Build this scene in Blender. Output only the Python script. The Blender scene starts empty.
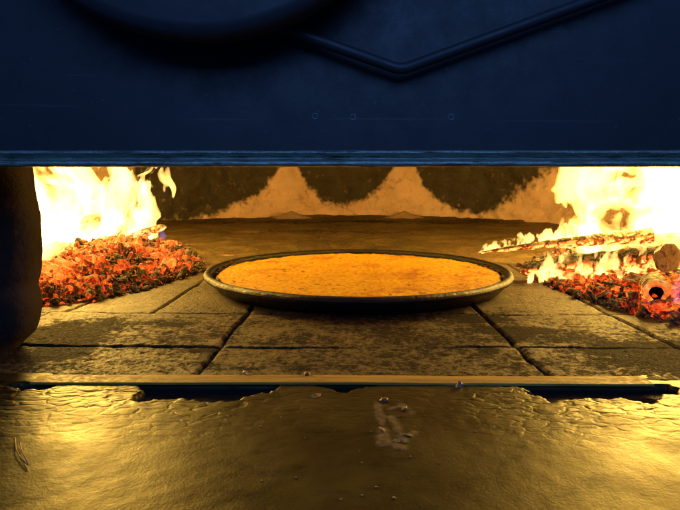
import bpy, bmesh, math, random
import numpy as np
from mathutils import Vector, Matrix, noise as mnoise

SC = bpy.context.scene
COL = SC.collection
R = math.radians
random.seed(7)

# ------------------------------------------------------------------ camera
F_PX, W_PX, H_PX = 521.0, 680.0, 510.0
CAM_H = 0.16
PITCH, YAW, ROLL = R(7.43), R(0.55), R(0.0)
cam_d = bpy.data.cameras.new("camera")
cam = bpy.data.objects.new("camera", cam_d)
COL.objects.link(cam)
cam_d.sensor_fit = 'HORIZONTAL'
cam_d.angle = 2 * math.atan(W_PX / 2 / F_PX)
cam_d.clip_start, cam_d.clip_end = 0.01, 100
cam.location = (0, 0, CAM_H)
CAM_ROT = Matrix.Rotation(YAW, 3, 'Z') @ Matrix.Rotation(R(90) - PITCH, 3, 'X') @ Matrix.Rotation(ROLL, 3, 'Z')
cam.rotation_euler = CAM_ROT.to_euler()
SC.camera = cam

def ray(px, py):
    return CAM_ROT @ Vector(((px - W_PX / 2) / F_PX, -(py - H_PX / 2) / F_PX, -1.0))

def at_z(px, py, z=0.0):
    d = ray(px, py)
    return Vector((0, 0, CAM_H)) + d * ((z - CAM_H) / d.z)

def at_y(px, py, y):
    d = ray(px, py)
    return Vector((0, 0, CAM_H)) + d * (y / d.y)

# ------------------------------------------------------------------ world, lamps, exposure
w = bpy.data.worlds.new("World")
SC.world = w
w.use_nodes = True
bg = w.node_tree.nodes["Background"]
bg.inputs[0].default_value = (0.10, 0.28, 1.0, 1)
bg.inputs[1].default_value = 0.05

def lamp(name, kind, loc, energy, color, size, target=None, spread=None):
    d = bpy.data.lights.new(name, kind)
    d.energy, d.color = energy, color
    if kind == 'AREA':
        d.shape = 'RECTANGLE'
        d.size, d.size_y = size if isinstance(size, tuple) else (size, size)
        if spread:
            d.spread = spread
    else:
        d.shadow_soft_size = size
    o = bpy.data.objects.new(name, d)
    COL.objects.link(o)
    o.location = loc
    if target is not None:
        o.rotation_euler = (Vector(target) - Vector(loc)).to_track_quat('-Z', 'Y').to_euler()
    return o

# cool room lamp above and behind the photographer
lamp("room_lamp", 'AREA', (0.05, -1.0, 1.05), 10.5, (0.15, 0.36, 0.95), (1.5, 0.9), (0.0, 0.4, 0.25))
FIRE_COL = (1.0, 0.61, 0.11)
for i, (x, y, z, e, s) in enumerate([(-0.58, 1.08, 0.27, 14.5, 0.08), (-0.80, 1.25, 0.30, 10.0, 0.08), (-0.50, 0.95, 0.15, 3.4, 0.05),
                                     (0.66, 1.06, 0.27, 15.5, 0.08), (0.90, 1.15, 0.30, 10.0, 0.08), (0.57, 0.99, 0.14, 3.0, 0.05)]):
    lamp("fire_light", 'POINT', (x, y, z), e, FIRE_COL, s)

vs = SC.view_settings
vs.view_transform, vs.look, vs.gamma, vs.exposure = 'Standard', 'None', 1.0, 0.0
SC.display_settings.display_device = 'sRGB'
cy = SC.cycles
cy.use_denoising = True
cy.max_bounces, cy.diffuse_bounces, cy.glossy_bounces = 8, 4, 3
cy.transparent_max_bounces = 96
cy.volume_bounces = 0
cy.sample_clamp_indirect = 6.0
cy.use_adaptive_sampling = True
cy.adaptive_threshold = 0.01
cy.caustics_reflective = False
cy.caustics_refractive = False

# ------------------------------------------------------------------ noise
def _hash(ix, iy, iz, seed):
    h = (ix * 374761393 + iy * 668265263 + iz * 1442695041 + seed * 1274126177) & 0xFFFFFFFF
    h = ((h ^ (h >> 13)) * 1274126177) & 0xFFFFFFFF
    h = ((h ^ (h >> 16)) * 2246822519) & 0xFFFFFFFF
    return ((h ^ (h >> 15)) & 0xFFFFFF) / float(0xFFFFFF)

def vnoise(x, y, seed=0):
    x, y = np.asarray(x, float), np.asarray(y, float)
    ix, iy = np.floor(x).astype(np.int64), np.floor(y).astype(np.int64)
    fx, fy = x - ix, y - iy
    fx, fy = fx * fx * fx * (fx * (fx * 6 - 15) + 10), fy * fy * fy * (fy * (fy * 6 - 15) + 10)
    z = np.zeros_like(ix)
    a, b = _hash(ix, iy, z, seed), _hash(ix + 1, iy, z, seed)
    c, d = _hash(ix, iy + 1, z, seed), _hash(ix + 1, iy + 1, z, seed)
    return (a + (b - a) * fx) * (1 - fy) + (c + (d - c) * fx) * fy

def fbm(x, y, seed=0, octs=5, gain=0.5):
    s, a, t = 0.0, 1.0, 0.0
    ca, sa = math.cos(0.6), math.sin(0.6)
    for o in range(octs):
        s = s + a * vnoise(x, y, seed + o * 17)
        t += a
        a *= gain
        x, y = (x * ca - y * sa) * 2.03 + 3.1, (x * sa + y * ca) * 2.03 + 7.7
    return s / t

def vnoise3(x, y, z, seed=0):
    ix, iy, iz = (np.floor(q).astype(np.int64) for q in (x, y, z))
    fx, fy, fz = x - ix, y - iy, z - iz
    fx, fy, fz = (q * q * (3 - 2 * q) for q in (fx, fy, fz))
    out = 0.0
    for ax in (0, 1):
        for ay in (0, 1):
            for az in (0, 1):
                out = out + _hash(ix + ax, iy + ay, iz + az, seed) * (fx if ax else 1 - fx) * (fy if ay else 1 - fy) * (fz if az else 1 - fz)
    return out

def sstep(a, b, x):
    t = np.clip((np.asarray(x, float) - a) / (b - a), 0, 1)
    return t * t * (3 - 2 * t)

# ------------------------------------------------------------------ mesh helpers
def link_mesh(name, me, mat, parent=None, smooth=True):
    if mat is not None and not me.materials:
        me.materials.append(mat)
    if smooth:
        me.polygons.foreach_set("use_smooth", [True] * len(me.polygons))
    me.update()
    o = bpy.data.objects.new(name, me)
    COL.objects.link(o)
    if parent is not None:
        o.parent = parent
    return o

def mesh_from(name, verts, faces, mat, parent=None, smooth=True):
    me = bpy.data.meshes.new(name)
    me.from_pydata([tuple(v) for v in verts], [], faces)
    return link_mesh(name, me, mat, parent, smooth)

def from_bm(name, bm, mat, parent=None, smooth=True):
    me = bpy.data.meshes.new(name)
    bmesh.ops.recalc_face_normals(bm, faces=bm.faces)
    bm.to_mesh(me)
    bm.free()
    return link_mesh(name, me, mat, parent, smooth)

def grid_mesh(name, X, Y, Z, mat, attrs=None, parent=None, cyclic=False):
    nv, nu = X.shape
    me = bpy.data.meshes.new(name)
    co = np.stack([X, Y, Z], -1).reshape(-1, 3).astype(np.float32)
    idx = np.arange(nv * nu).reshape(nv, nu)
    if cyclic:
        idx = np.concatenate([idx, idx[:, :1]], 1)
    q = np.stack([idx[:-1, :-1], idx[:-1, 1:], idx[1:, 1:], idx[1:, :-1]], -1).reshape(-1, 4)
    me.vertices.add(len(co))
    me.vertices.foreach_set("co", co.ravel())
    me.loops.add(q.size)
    me.loops.foreach_set("vertex_index", q.ravel().astype(np.int32))
    me.polygons.add(len(q))
    me.polygons.foreach_set("loop_start", (np.arange(len(q)) * 4).astype(np.int32))
    me.update(calc_edges=True)
    for k, v in (attrs or {}).items():
        a = me.attributes.new(k, 'FLOAT', 'POINT')
        a.data.foreach_set("value", np.asarray(v, np.float32).ravel())
    return link_mesh(name, me, mat, parent, True)

def lathe(name, prof, mat, parent=None, n=160, centre=(0, 0, 0), wob=0.0, seed=0, closed=False):
    th = np.linspace(0, 2 * np.pi, n, endpoint=False)
    P = np.array(list(prof) + ([prof[0]] if closed else []), float)
    T, Rr = np.meshgrid(th, P[:, 0])
    Zz = np.repeat(P[:, 1:2], n, 1)
    k = 1 + wob * (fbm(np.cos(T) * 2.2 + 5, np.sin(T) * 2.2 + 5 + Zz * 20, seed, 4) - .5)
    X = centre[0] + Rr * k * np.cos(T)
    Y = centre[1] + Rr * k * np.sin(T)
    return grid_mesh(name, X, Y, Zz + centre[2], mat, parent=parent, cyclic=True)

def box_bm(bm, x0, x1, y0, y1, z0, z1, bev=0.0, seg=2):
    r = bmesh.ops.create_cube(bm, size=1.0)
    vs_ = r['verts']
    for v in vs_:
        v.co = Vector((x0 + (v.co.x + .5) * (x1 - x0), y0 + (v.co.y + .5) * (y1 - y0), z0 + (v.co.z + .5) * (z1 - z0)))
    if bev:
        es = list({e for v in vs_ for e in v.link_edges})
        bmesh.ops.bevel(bm, geom=es, offset=bev, segments=seg, profile=0.5, affect='EDGES')

def tube(bm, pts, rad, n=14, cap=True, seed=None, rough=0.0):
    pts = [Vector(p) for p in pts]
    rad = rad if isinstance(rad, (list, tuple)) else [rad] * len(pts)
    rings = []
    up = Vector((0, 0, 1))
    for i, p in enumerate(pts):
        t = (pts[min(i + 1, len(pts) - 1)] - pts[max(i - 1, 0)]).normalized()
        a = t.cross(up)
        a = a.normalized() if a.length > 1e-3 else t.cross(Vector((1, 0, 0))).normalized()
        b = a.cross(t).normalized()
        ring = []
        for k in range(n):
            an = 2 * math.pi * k / n
            d = a * math.cos(an) + b * math.sin(an)
            rr = rad[i]
            if rough:
                rr *= 1 + rough * mnoise.noise(p * 38 + d * 1.7 + Vector((seed or 0, 0, 0)))
            ring.append(bm.verts.new(p + d * rr))
        rings.append(ring)
    for r0, r1 in zip(rings, rings[1:]):
        for k in range(n):
            bm.faces.new((r0[k], r0[(k + 1) % n], r1[(k + 1) % n], r1[k]))
    if cap:
        bm.faces.new(rings[0])
        bm.faces.new(rings[-1])
    return rings

def empty(name, loc=(0, 0, 0)):
    o = bpy.data.objects.new(name, None)
    COL.objects.link(o)
    o.location = loc
    o.empty_display_size = 0.05
    return o

def tag(o, label=None, cat=None, group=None, kind=None):
    for k, v in (("label", label), ("category", cat), ("group", group), ("kind", kind)):
        if v:
            o[k] = v
    return o

# ------------------------------------------------------------------ material helpers
class NT:
    def __init__(self, name):
        self.m = bpy.data.materials.new(name)
        self.m.use_nodes = True
        self.t = self.m.node_tree
        self.out = self.t.nodes["Material Output"]
        self.p = self.t.nodes["Principled BSDF"]

    def n(self, typ, ins=None, **props):
        nd = self.t.nodes.new(typ)
        for k, v in props.items():
            setattr(nd, k, v)
        for k, v in (ins or {}).items():
            self.set(nd.inputs[k], v)
        return nd

    def set(self, sock, v):
        if hasattr(v, "is_output"):
            self.t.links.new(v, sock)
        elif isinstance(v, tuple) and len(v) == 3 and sock.type == 'RGBA':
            sock.default_value = (*v, 1)
        else:
            sock.default_value = v

    def P(self, **kw):
        for k, v in kw.items():
            self.set(self.p.inputs[k.replace("_", " ")], v)

    def coord(self):
        return self.n("ShaderNodeTexCoord").outputs["Object"]

    def noise(self, vec, scale, detail=5, rough=.55, dist=0.0):
        nd = self.n("ShaderNodeTexNoise", {"Vector": vec, "Scale": scale, "Detail": detail, "Roughness": rough, "Distortion": dist})
        return nd.outputs["Fac"]

    def vor(self, vec, scale, feature='F1', out="Distance", rnd=1.0):
        nd = self.n("ShaderNodeTexVoronoi", {"Vector": vec, "Scale": scale, "Randomness": rnd}, feature=feature)
        return nd.outputs[out]

    def ramp(self, fac, stops):
        nd = self.n("ShaderNodeValToRGB", {"Fac": fac})
        cr = nd.color_ramp
        while len(cr.elements) < len(stops):
            cr.elements.new(0.5)
        for e, (p, c) in zip(cr.elements, stops):
            e.position = p
            e.color = (*c, 1) if len(c) == 3 else c
        return nd.outputs["Color"]

    def math(self, op, a, b=0.0, c=0.0, clamp=False):
        nd = self.n("ShaderNodeMath", operation=op, use_clamp=clamp)
        for s, v in zip(nd.inputs, (a, b, c)):
            self.set(s, v)
        return nd.outputs[0]

    def maprange(self, v, a, b, c=0.0, d=1.0, smooth=True):
        nd = self.n("ShaderNodeMapRange", {"Value": v, "From Min": a, "From Max": b, "To Min": c, "To Max": d})
        nd.interpolation_type = 'SMOOTHSTEP' if smooth else 'LINEAR'
        return nd.outputs[0]

    def mix(self, f, a, b, blend='MIX'):
        nd = self.n("ShaderNodeMix", data_type='RGBA', blend_type=blend)
        self.set(nd.inputs[0], f)
        self.set(nd.inputs[6], a)
        self.set(nd.inputs[7], b)
        return nd.outputs[2]

    def attr(self, name):
        return self.n("ShaderNodeAttribute", attribute_name=name).outputs["Fac"]

    def scale(self, vec, s):
        nd = self.n("ShaderNodeMapping", {"Vector": vec, "Scale": s})
        return nd.outputs[0]

    def bump(self, h, strength, dist, prev=None):
        nd = self.n("ShaderNodeBump", {"Height": h, "Strength": strength, "Distance": dist})
        if prev is not None:
            self.set(nd.inputs["Normal"], prev)
        return nd.outputs[0]

M = {}

# hearth bricks: buff firebrick, greasy soot stains, pan shade painted in
t = NT("hearth_brick")
c = t.coord()
n1, n2, n3 = t.noise(c, 9, 6), t.noise(c, 55, 6, .65), t.noise(c, 300, 5, .65)
tile = t.attr("tile")
base = t.ramp(n1, [(0.3, (.070, .044, .011)), (.55, (.140, .092, .023)), (.75, (.22, .15, .042))])
base = t.mix(t.math('MULTIPLY', tile, .55), base, (.17, .10, .04))
base = t.mix(t.maprange(n2, .48, .68, 0, .75), base, (.075, .048, .018))
base = t.mix(t.maprange(t.noise(c, 420, 3, .7), .60, .72, 0, .6), base, (.50, .36, .13))
streak = t.noise(t.scale(c, (5, 16, 5)), 1, 6, .65, .6)
base = t.mix(t.maprange(streak, .48, .68, 0, .7), base, (.075, .048, .016))
n4 = t.noise(c, 170, 5, .75)
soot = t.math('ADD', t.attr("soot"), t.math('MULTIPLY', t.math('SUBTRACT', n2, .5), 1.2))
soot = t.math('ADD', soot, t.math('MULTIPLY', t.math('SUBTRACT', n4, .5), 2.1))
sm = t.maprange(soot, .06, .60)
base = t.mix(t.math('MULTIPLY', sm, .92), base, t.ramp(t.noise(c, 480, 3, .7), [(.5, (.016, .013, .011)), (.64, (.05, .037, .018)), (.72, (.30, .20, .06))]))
base = t.mix(t.maprange(t.attr("joint"), .25, .8, 0, .93), base, (.010, .009, .010))
t.P(Base_Color=base, Roughness=t.math('ADD', t.maprange(n3, .3, .7, .42, .72), t.math('MULTIPLY', sm, .25), clamp=True), Normal= t.bump(n4, .60, .0050, t.bump(n3, .6, .0022)))
t.set(t.p.inputs['Specular IOR Level'], t.maprange(sm, 0, 1, .36, .05))
M['brick'] = t.m

# front ledge: greasy brown worn cement
t = NT("greasy_cement")
c = t.coord()
n1, n2, n3 = t.noise(c, 7, 6), t.noise(t.scale(c, (130, 300, 130)), 1, 6, .68, .6), t.noise(c, 520, 4, .65)
base = t.ramp(n1, [(.3, (.018, .012, .004)), (.6, (.034, .023, .006)), (.8, (.055, .039, .011))])
grime = t.maprange(t.noise(t.scale(c, (1, 2.0, 1)), 24, 7, .72), .50, .68)
base = t.mix(t.math('MULTIPLY', grime, .8), base, (.022, .015, .007))
base = t.mix(t.maprange(t.noise(c, 150, 4), .62, .70, 0, .85), base, (.02, .014, .008))
base = t.mix(t.math('MULTIPLY', t.attr("pit"), .9), base, (.022, .022, .022))  # shade inside the recesses is mixed into the colour
zn = t.attr("zone")
dv = t.n("ShaderNodeVectorMath", {0: t.scale(c, (46, 105, 46)), 1: t.n("ShaderNodeVectorMath", {0: t.n("ShaderNodeTexNoise", {"Vector": c, "Scale": 60.0, "Detail": 4.0}).outputs["Color"], 1: (1.3, 1.3, 1.3)}, operation='MULTIPLY').outputs[0]}, operation='ADD').outputs[0]
fl_ = t.n("ShaderNodeTexVoronoi", {"Vector": dv, "Scale": 1.0, "Randomness": 1.0}, feature='DISTANCE_TO_EDGE').outputs["Distance"]
flk = t.maprange(fl_, .0, .16)
base = t.mix(t.math('MULTIPLY', t.math('MULTIPLY', t.math('SUBTRACT', 1.0, flk), zn), .55), base, (.028, .019, .008))
base = t.mix(t.math('MULTIPLY', t.attr("scrape"), .55), base, t.ramp(t.noise(c, 220, 5, .7), [(.35, (.10, .07, .03)), (.65, (.34, .26, .15))]))
nb = t.bump(flk, t.math('MULTIPLY', zn, .30), .0016, t.bump(n2, .08, .0014))
nb = t.bump(n3, .40, .0006, nb)
t.P(Base_Color=base, Roughness=t.maprange(t.noise(c, 18, 6, .6), .35, .65, .40, .54), Specular_IOR_Level=t.math('SUBTRACT', t.math('SUBTRACT', .62, t.math('MULTIPLY', grime, .36)), t.math('MULTIPLY', t.attr('pit'), .6), clamp=True), Specular_Tint=(1.0, .82, .30), IOR=1.55, Normal=nb)
t.p.inputs["Specular IOR Level"].default_value = .6
M['ledge'] = t.m

# oven plaster, with soot in the shapes burnt on it
t = NT("oven_plaster")
geo = t.n("ShaderNodeNewGeometry").outputs["Position"]
n1, n2 = t.noise(geo, 5, 6), t.noise(geo, 26, 6, .65)
base = t.ramp(n1, [(.3, (.66, .42, .28)), (.7, (.84, .58, .42))])
base = t.mix(t.maprange(n2, .52, .72, 0, .5), base, (.26, .14, .07))
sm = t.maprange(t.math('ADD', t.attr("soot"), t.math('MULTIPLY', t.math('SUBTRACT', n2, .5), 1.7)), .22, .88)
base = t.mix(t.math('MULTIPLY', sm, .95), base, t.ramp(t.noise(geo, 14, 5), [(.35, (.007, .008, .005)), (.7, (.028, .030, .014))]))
t.P(Base_Color=base, Roughness=.85, Normal=t.bump(n2, .6, .02))
M['plaster'] = t.m

# dark jamb cement
t = NT("dark_cement")
c = t.coord()
n1, n2 = t.noise(c, 12, 6), t.noise(c, 90, 6, .65)
t.P(Base_Color=t.ramp(n1, [(.3, (.018, .013, .012)), (.7, (.045, .031, .026))]), Roughness=.85, Specular_IOR_Level=.15, Normal=t.bump(n2, .5, .004, t.bump(n1, .4, .01)))
M['jamb'] = t.m

# painted/oiled dark steel of the door
t = NT("dark_steel")
c = t.coord()
n1, n2, n3 = t.noise(c, 6, 5), t.noise(c, 900, 2, .5), t.noise(c, 45, 6, .7)
base = t.ramp(n1, [(.3, (.034, .038, .046)), (.7, (.044, .048, .056))])
base = t.mix(t.maprange(n3, .60, .74, 0, .3), base, (.050, .044, .042))
base = t.mix(t.maprange(t.noise(c, 330, 2, .5), .745, .77, 0, .5), base, (.22, .20, .18))
scr = t.noise(t.scale(c, (6, 1, 240)), 1, 3, .6)
base = t.mix(t.maprange(scr, .66, .72, 0, .35), base, (.11, .115, .12))
t.P(Base_Color=base, Metallic=.15, Roughness=t.maprange(n3, .3, .7, .42, .62), Normal=t.bump(n2, .10, .0006, t.bump(n3, .15, .0012)))
M['steel'] = t.m
t = NT("worn_steel_edge")
c = t.coord()
n1 = t.noise(t.scale(c, (30, 200, 400)), 1, 6, .7)
n3 = t.noise(c, 300, 5, .7)
base = t.ramp(n1, [(.35, (.09, .12, .11)), (.52, (.40, .52, .46)), (.64, (.14, .13, .10))])
t.P(Base_Color=base, Metallic=.6, Roughness=t.maprange(n3, .3, .7, .28, .55), Normal=t.bump(n3, .45, .0015))
M['edge'] = t.m
t = NT("bare_rivet")
t.P(Base_Color=(.30, .33, .36), Metallic=.7, Roughness=.38)
M['rivet'] = t.m
t = NT("firelit_strip")
c = t.coord()
n1, n2 = t.noise(t.scale(c, (14, 160, 160)), 1, 6, .65), t.noise(c, 240, 4, .6)
base = t.ramp(n1, [(.3, (.26, .16, .03)), (.6, (.50, .33, .07)), (.75, (.24, .14, .03))])  # gold firelight on the steel is put into this colour
t.P(Base_Color=base, Metallic=.0, Specular_IOR_Level=.25, Roughness=t.maprange(n2, .3, .7, .5, .75), Normal=t.bump(n2, .35, .0012))
M['strip'] = t.m

# pan
t = NT("pan_iron")
c = t.coord()
n1, n2 = t.noise(c, 14, 5), t.noise(c, 130, 6, .7)
base = t.ramp(n1, [(.35, (.009, .008, .008)), (.7, (.024, .019, .013))])
base = t.mix(t.maprange(n2, .58, .70, 0, .55), base, (.065, .043, .016))
t.P(Base_Color=base, Metallic=.1, Roughness=t.maprange(n2, .3, .7, .26, .62), Normal=t.bump(n2, .8, .0035))
M['pan'] = t.m

# flatbread
t = NT("baked_batter")
c = t.coord()
n1, n2, n3 = t.noise(c, 16, 6, .6), t.noise(c, 150, 6, .75), t.noise(c, 380, 4, .65)
base = t.ramp(n2, [(.34, (.42, .11, .004)), (.42, (.80, .34, .009)), (.52, (.92, .50, .014)), (.64, (.96, .66, .05))])
base = t.mix(t.maprange(n1, .50, .70, 0, .85), base, (.56, .17, .008))
base = t.mix(t.maprange(t.noise(c, 30, 5, .65), .56, .70, 0, .7), base, (1.0, .66, .045))
spots = t.maprange(t.noise(t.scale(c, (1, .6, 1)), 60, 5, .65), .60, .68, 0, .85)
base = t.mix(spots, base, (.20, .055, .008))
base = t.mix(t.math('MULTIPLY', t.attr("edge"), .85), base, (.14, .05, .012))
t.P(Base_Color=base, Roughness=.52, Normal=t.bump(n3, .5, .0018, t.bump(n2, .9, .0040)))
t.p.inputs["Specular IOR Level"].default_value = .35
M['bread'] = t.m
t = NT("burnt_crust")
c = t.coord()
n2 = t.noise(c, 120, 5, .7)
t.P(Base_Color=t.ramp(n2, [(.35, (.02, .012, .008)), (.6, (.12, .05, .015)), (.75, (.42, .26, .11))]), Roughness=.6, Normal=t.bump(n2, .6, .003))
M['crust'] = t.m

# glowing coals
def coal_mat(name, heat, ash):
    t = NT(name)
    c = t.n("ShaderNodeNewGeometry")
    pos, isl = c.outputs["Position"], c.outputs["Random Per Island"]
    n1, n2 = t.noise(pos, 62, 6, .7), t.noise(pos, 260, 4, .6)
    big = t.noise(pos, 12, 3, .5)
    base = t.ramp(n2, [(.38, (.012, .010, .009)), (.54, (.055, .042, .032)), (.70, (.24, .19, .13))])
    h = t.math('ADD', t.math('MULTIPLY', n1, .9), t.math('MULTIPLY', isl, .42))
    h = t.math('ADD', h, t.math('MULTIPLY', t.math('SUBTRACT', big, .5), 1.0))
    h = t.math('ADD', h, t.math('MULTIPLY', t.math('SUBTRACT', n2, .5), .45))
    h = t.math('SUBTRACT', h, ash)
    nzz = t.n("ShaderNodeSeparateXYZ", {0: c.outputs["Normal"]}).outputs[2]
    ashm = t.math('MULTIPLY', t.maprange(nzz, .25, .95), t.maprange(t.noise(pos, 95, 5, .7), .42, .62))
    base = t.mix(t.math('MULTIPLY', ashm, .95), base, (.30, .24, .17))
    h = t.math('SUBTRACT', h, t.math('MULTIPLY', ashm, .42))
    at = t.attr("cool")
    h = t.math('SUBTRACT', h, at)
    base = t.mix(t.maprange(at, .18, .5, 0, .75), base, t.ramp(n2, [(.35, (.05, .035, .02)), (.65, (.26, .19, .11))]))
    col = t.ramp(h, [(.42, (0, 0, 0)), (.55, (.16, .008, .001)), (.69, (.75, .055, .006)), (.83, (1.0, .16, .015)), (1.0, (1, .38, .05))])
    t.P(Base_Color=base, Roughness=.9, Emission_Color=col, Emission_Strength=heat, Normal=t.bump(n2, .6, .004))
    return t.m
M['coal'] = coal_mat("glowing_coal", 1.15, -.04)
M['lump'] = coal_mat("glowing_lump", 1.25, -.06)

# burning wood: charred, cracked, glowing underneath; ember light from below added to the glow
t = NT("burning_wood")
c = t.coord()
geo = t.n("ShaderNodeNewGeometry")
wv = t.n("ShaderNodeTexWave", {"Vector": t.scale(c, (1, 1, 1)), "Scale": 20.0, "Distortion": 9.0, "Detail": 4.0, "Detail Scale": 3.0}, bands_direction='DIAGONAL').outputs["Fac"]
n1, n2 = t.noise(t.scale(c, (60, 160, 160)), 1, 5, .65), t.noise(c, 200, 4, .6)
base = t.ramp(n1, [(.3, (.030, .020, .014)), (.48, (.26, .20, .14)), (.66, (.66, .56, .44))])
base = t.mix(t.maprange(wv, .62, .88, 0, .8), base, (.015, .011, .010))
nz = t.n("ShaderNodeSeparateXYZ", {0: geo.outputs["Normal"]}).outputs[2]
under = t.maprange(nz, .55, -.25)
glow = t.math('MULTIPLY', under, t.maprange(t.noise(c, 90, 4, .6), .28, .50))
glow = t.math('MULTIPLY', glow, t.maprange(wv, .98, .55, .25, 1.0))
col = t.ramp(glow, [(.08, (0, 0, 0)), (.4, (.40, .045, .005)), (.8, (.85, .21, .035)), (1, (1, .40, .09))])
t.P(Base_Color=base, Roughness=.85, Emission_Color=col, Emission_Strength=2.2, Normal=t.bump(wv, .6, .006, t.bump(n1, .6, .004)))
M['wood'] = t.m
t = NT("cut_wood_end")
c = t.coord()
n1 = t.noise(c, 140, 4, .6)
rg_ = t.n("ShaderNodeTexWave", {"Vector": t.scale(c, (0, 1, 1)), "Scale": 150.0, "Distortion": 2.5, "Detail": 3.0, "Detail Scale": 2.0}, wave_type='RINGS', rings_direction='X').outputs["Fac"]
base = t.ramp(n1, [(.3, (.20, .18, .19)), (.7, (.52, .47, .48))])
base = t.mix(t.math('MULTIPLY', rg_, .55), base, (.09, .07, .065))
base = t.mix(t.maprange(t.noise(c, 60, 4, .6), .54, .66, 0, .8), base, (.03, .025, .022))
t.P(Base_Color=base, Roughness=.8, Normal=t.bump(rg_, .4, .002, t.bump(n1, .5, .003)))
M['wood_end'] = t.m
t = NT("hollow_char")
t.P(Base_Color=(.008, .006, .005), Roughness=1.0)
M['char'] = t.m
t = NT("glowing_rim")
c = t.coord()
n1 = t.noise(c, 150, 4, .6)
t.P(Base_Color=(.12, .08, .05), Roughness=.9, Emission_Color=t.ramp(n1, [(.3, (.5, .04, .004)), (.6, (1, .25, .04)), (.75, (1, .6, .25))]), Emission_Strength=1.2)
M['rim_glow'] = t.m

def flame_mat(name, col, k, surf):
    t = NT(name)
    t.t.nodes.remove(t.p)
    tr = t.n("ShaderNodeBsdfTransparent")
    em = t.n("ShaderNodeEmission", {"Color": col, "Strength": surf})
    add = t.n("ShaderNodeAddShader", {0: tr.outputs[0], 1: em.outputs[0]})
    t.t.links.new(add.outputs[0], t.out.inputs["Surface"])
    ve = t.n("ShaderNodeEmission", {"Color": col, "Strength": k})
    t.t.links.new(ve.outputs[0], t.out.inputs["Volume"])
    return t.m
M['flame'] = flame_mat("flame_gas", (1.0, .60, .12), 92.0, .03)
M['flame_tongue'] = flame_mat("flame_tongue_gas", (1.0, .58, .13), 85.0, .03)
M['flame_thin'] = flame_mat("thin_flame_gas", (1.0, .58, .13), 110.0, .03)
M['flame_hot'] = flame_mat("hot_flame_gas", (1.0, .60, .15), 260.0, .05)
M['flame_blue'] = flame_mat("blue_flame_gas", (.34, .30, 1.0), 9.0, .02)

t = NT("ash_powder")
c = t.coord()
n2 = t.noise(c, 150, 6, .7)
t.P(Base_Color=t.ramp(n2, [(.35, (.40, .26, .15)), (.6, (.56, .37, .23)), (.8, (.64, .44, .28))]), Roughness=.95, Normal=t.bump(n2, .8, .005))
M['ash'] = t.m
for nm, colr in (("pale_crumb", (.40, .27, .16)), ("reddish_crumb", (.30, .11, .05)), ("tan_crumb", (.34, .22, .08)), ("straw", (.42, .30, .10))):
    t = NT(nm)
    c = t.coord()
    t.P(Base_Color=t.mix(t.maprange(t.noise(c, 300, 3), .4, .65), colr, tuple(v * .5 for v in colr)), Roughness=.55)
    M[nm] = t.m

# ------------------------------------------------------------------ the oven shell
OX, OY, ORX, ORY = 0.0, 1.62, 1.12, 1.33
oven = tag(empty("pizza_oven", (0, 1.0, 0)), "domed wood-fired oven chamber of buff plaster with black soot patches on its back wall", "oven")
oven.location = (0, 0, 0)

nu, nv = 420, 110
th = np.linspace(0, 2 * np.pi, nu, endpoint=False)
sv = np.linspace(0, 1, nv)
T, S = np.meshgrid(th, sv)
wall_part = np.clip(S / .45, 0, 1)
ang = np.clip((S - .45) / .55, 0, 1) * np.pi / 2
k = np.where(S < .45, 1.0, np.cos(ang) * .985 + .015)
Z = np.where(S < .45, wall_part * .34, .34 + .34 * np.sin(ang)) - .01
bumpy = (fbm(T * 9, Z * 9, 3, 4) - .5) * .05 + (fbm(T * 30, Z * 30, 9, 3) - .5) * .016
X = OX + ORX * k * np.sin(T) * (1 + bumpy)
Y = OY + ORY * k * np.cos(T) * (1 + bumpy)
def peaks(x, x0):
    return .36 * np.exp(-np.abs(x - x0) / .075) + .05 * np.exp(-((x - x0) / .18) ** 2)
xs = X
prof = .045 * sstep(.78, .48, np.abs(xs)) + .012 * np.sin(xs * 9) + peaks(xs, -.31) + peaks(xs, .325)
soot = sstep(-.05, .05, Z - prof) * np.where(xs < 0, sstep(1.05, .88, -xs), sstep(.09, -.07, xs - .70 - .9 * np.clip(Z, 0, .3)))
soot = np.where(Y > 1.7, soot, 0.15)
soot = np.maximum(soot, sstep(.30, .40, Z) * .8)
# keep the mouth open: drop the faces in front
me_faces_keep = None
dome = grid_mesh("chamber_wall", X, Y, Z, M['plaster'], {"soot": soot}, oven, cyclic=True)
bm = bmesh.new()
bm.from_mesh(dome.data)
kill = [f for f in bm.faces if f.calc_center_median().y < .56 or (f.calc_center_median().y < .9 and f.calc_center_median().z < .3 and abs(f.calc_center_median().x) < .62)]
bmesh.ops.delete(bm, geom=kill, context='FACES')
bm.to_mesh(dome.data)
bm.free()

# front wall of the oven behind the door
bm = bmesh.new()
box_bm(bm, -1.3, 1.3, .470, .56, .235, .80, .01)
from_bm("lintel", bm, M['jamb'], oven, False)
for xa, xb in ((-1.3, -.70), (.86, 1.3)):
    bm = bmesh.new()
    box_bm(bm, xa, xb, .474, .556, -.01, .233, .01)
    from_bm("front_wall", bm, M['jamb'], oven, False)

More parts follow.
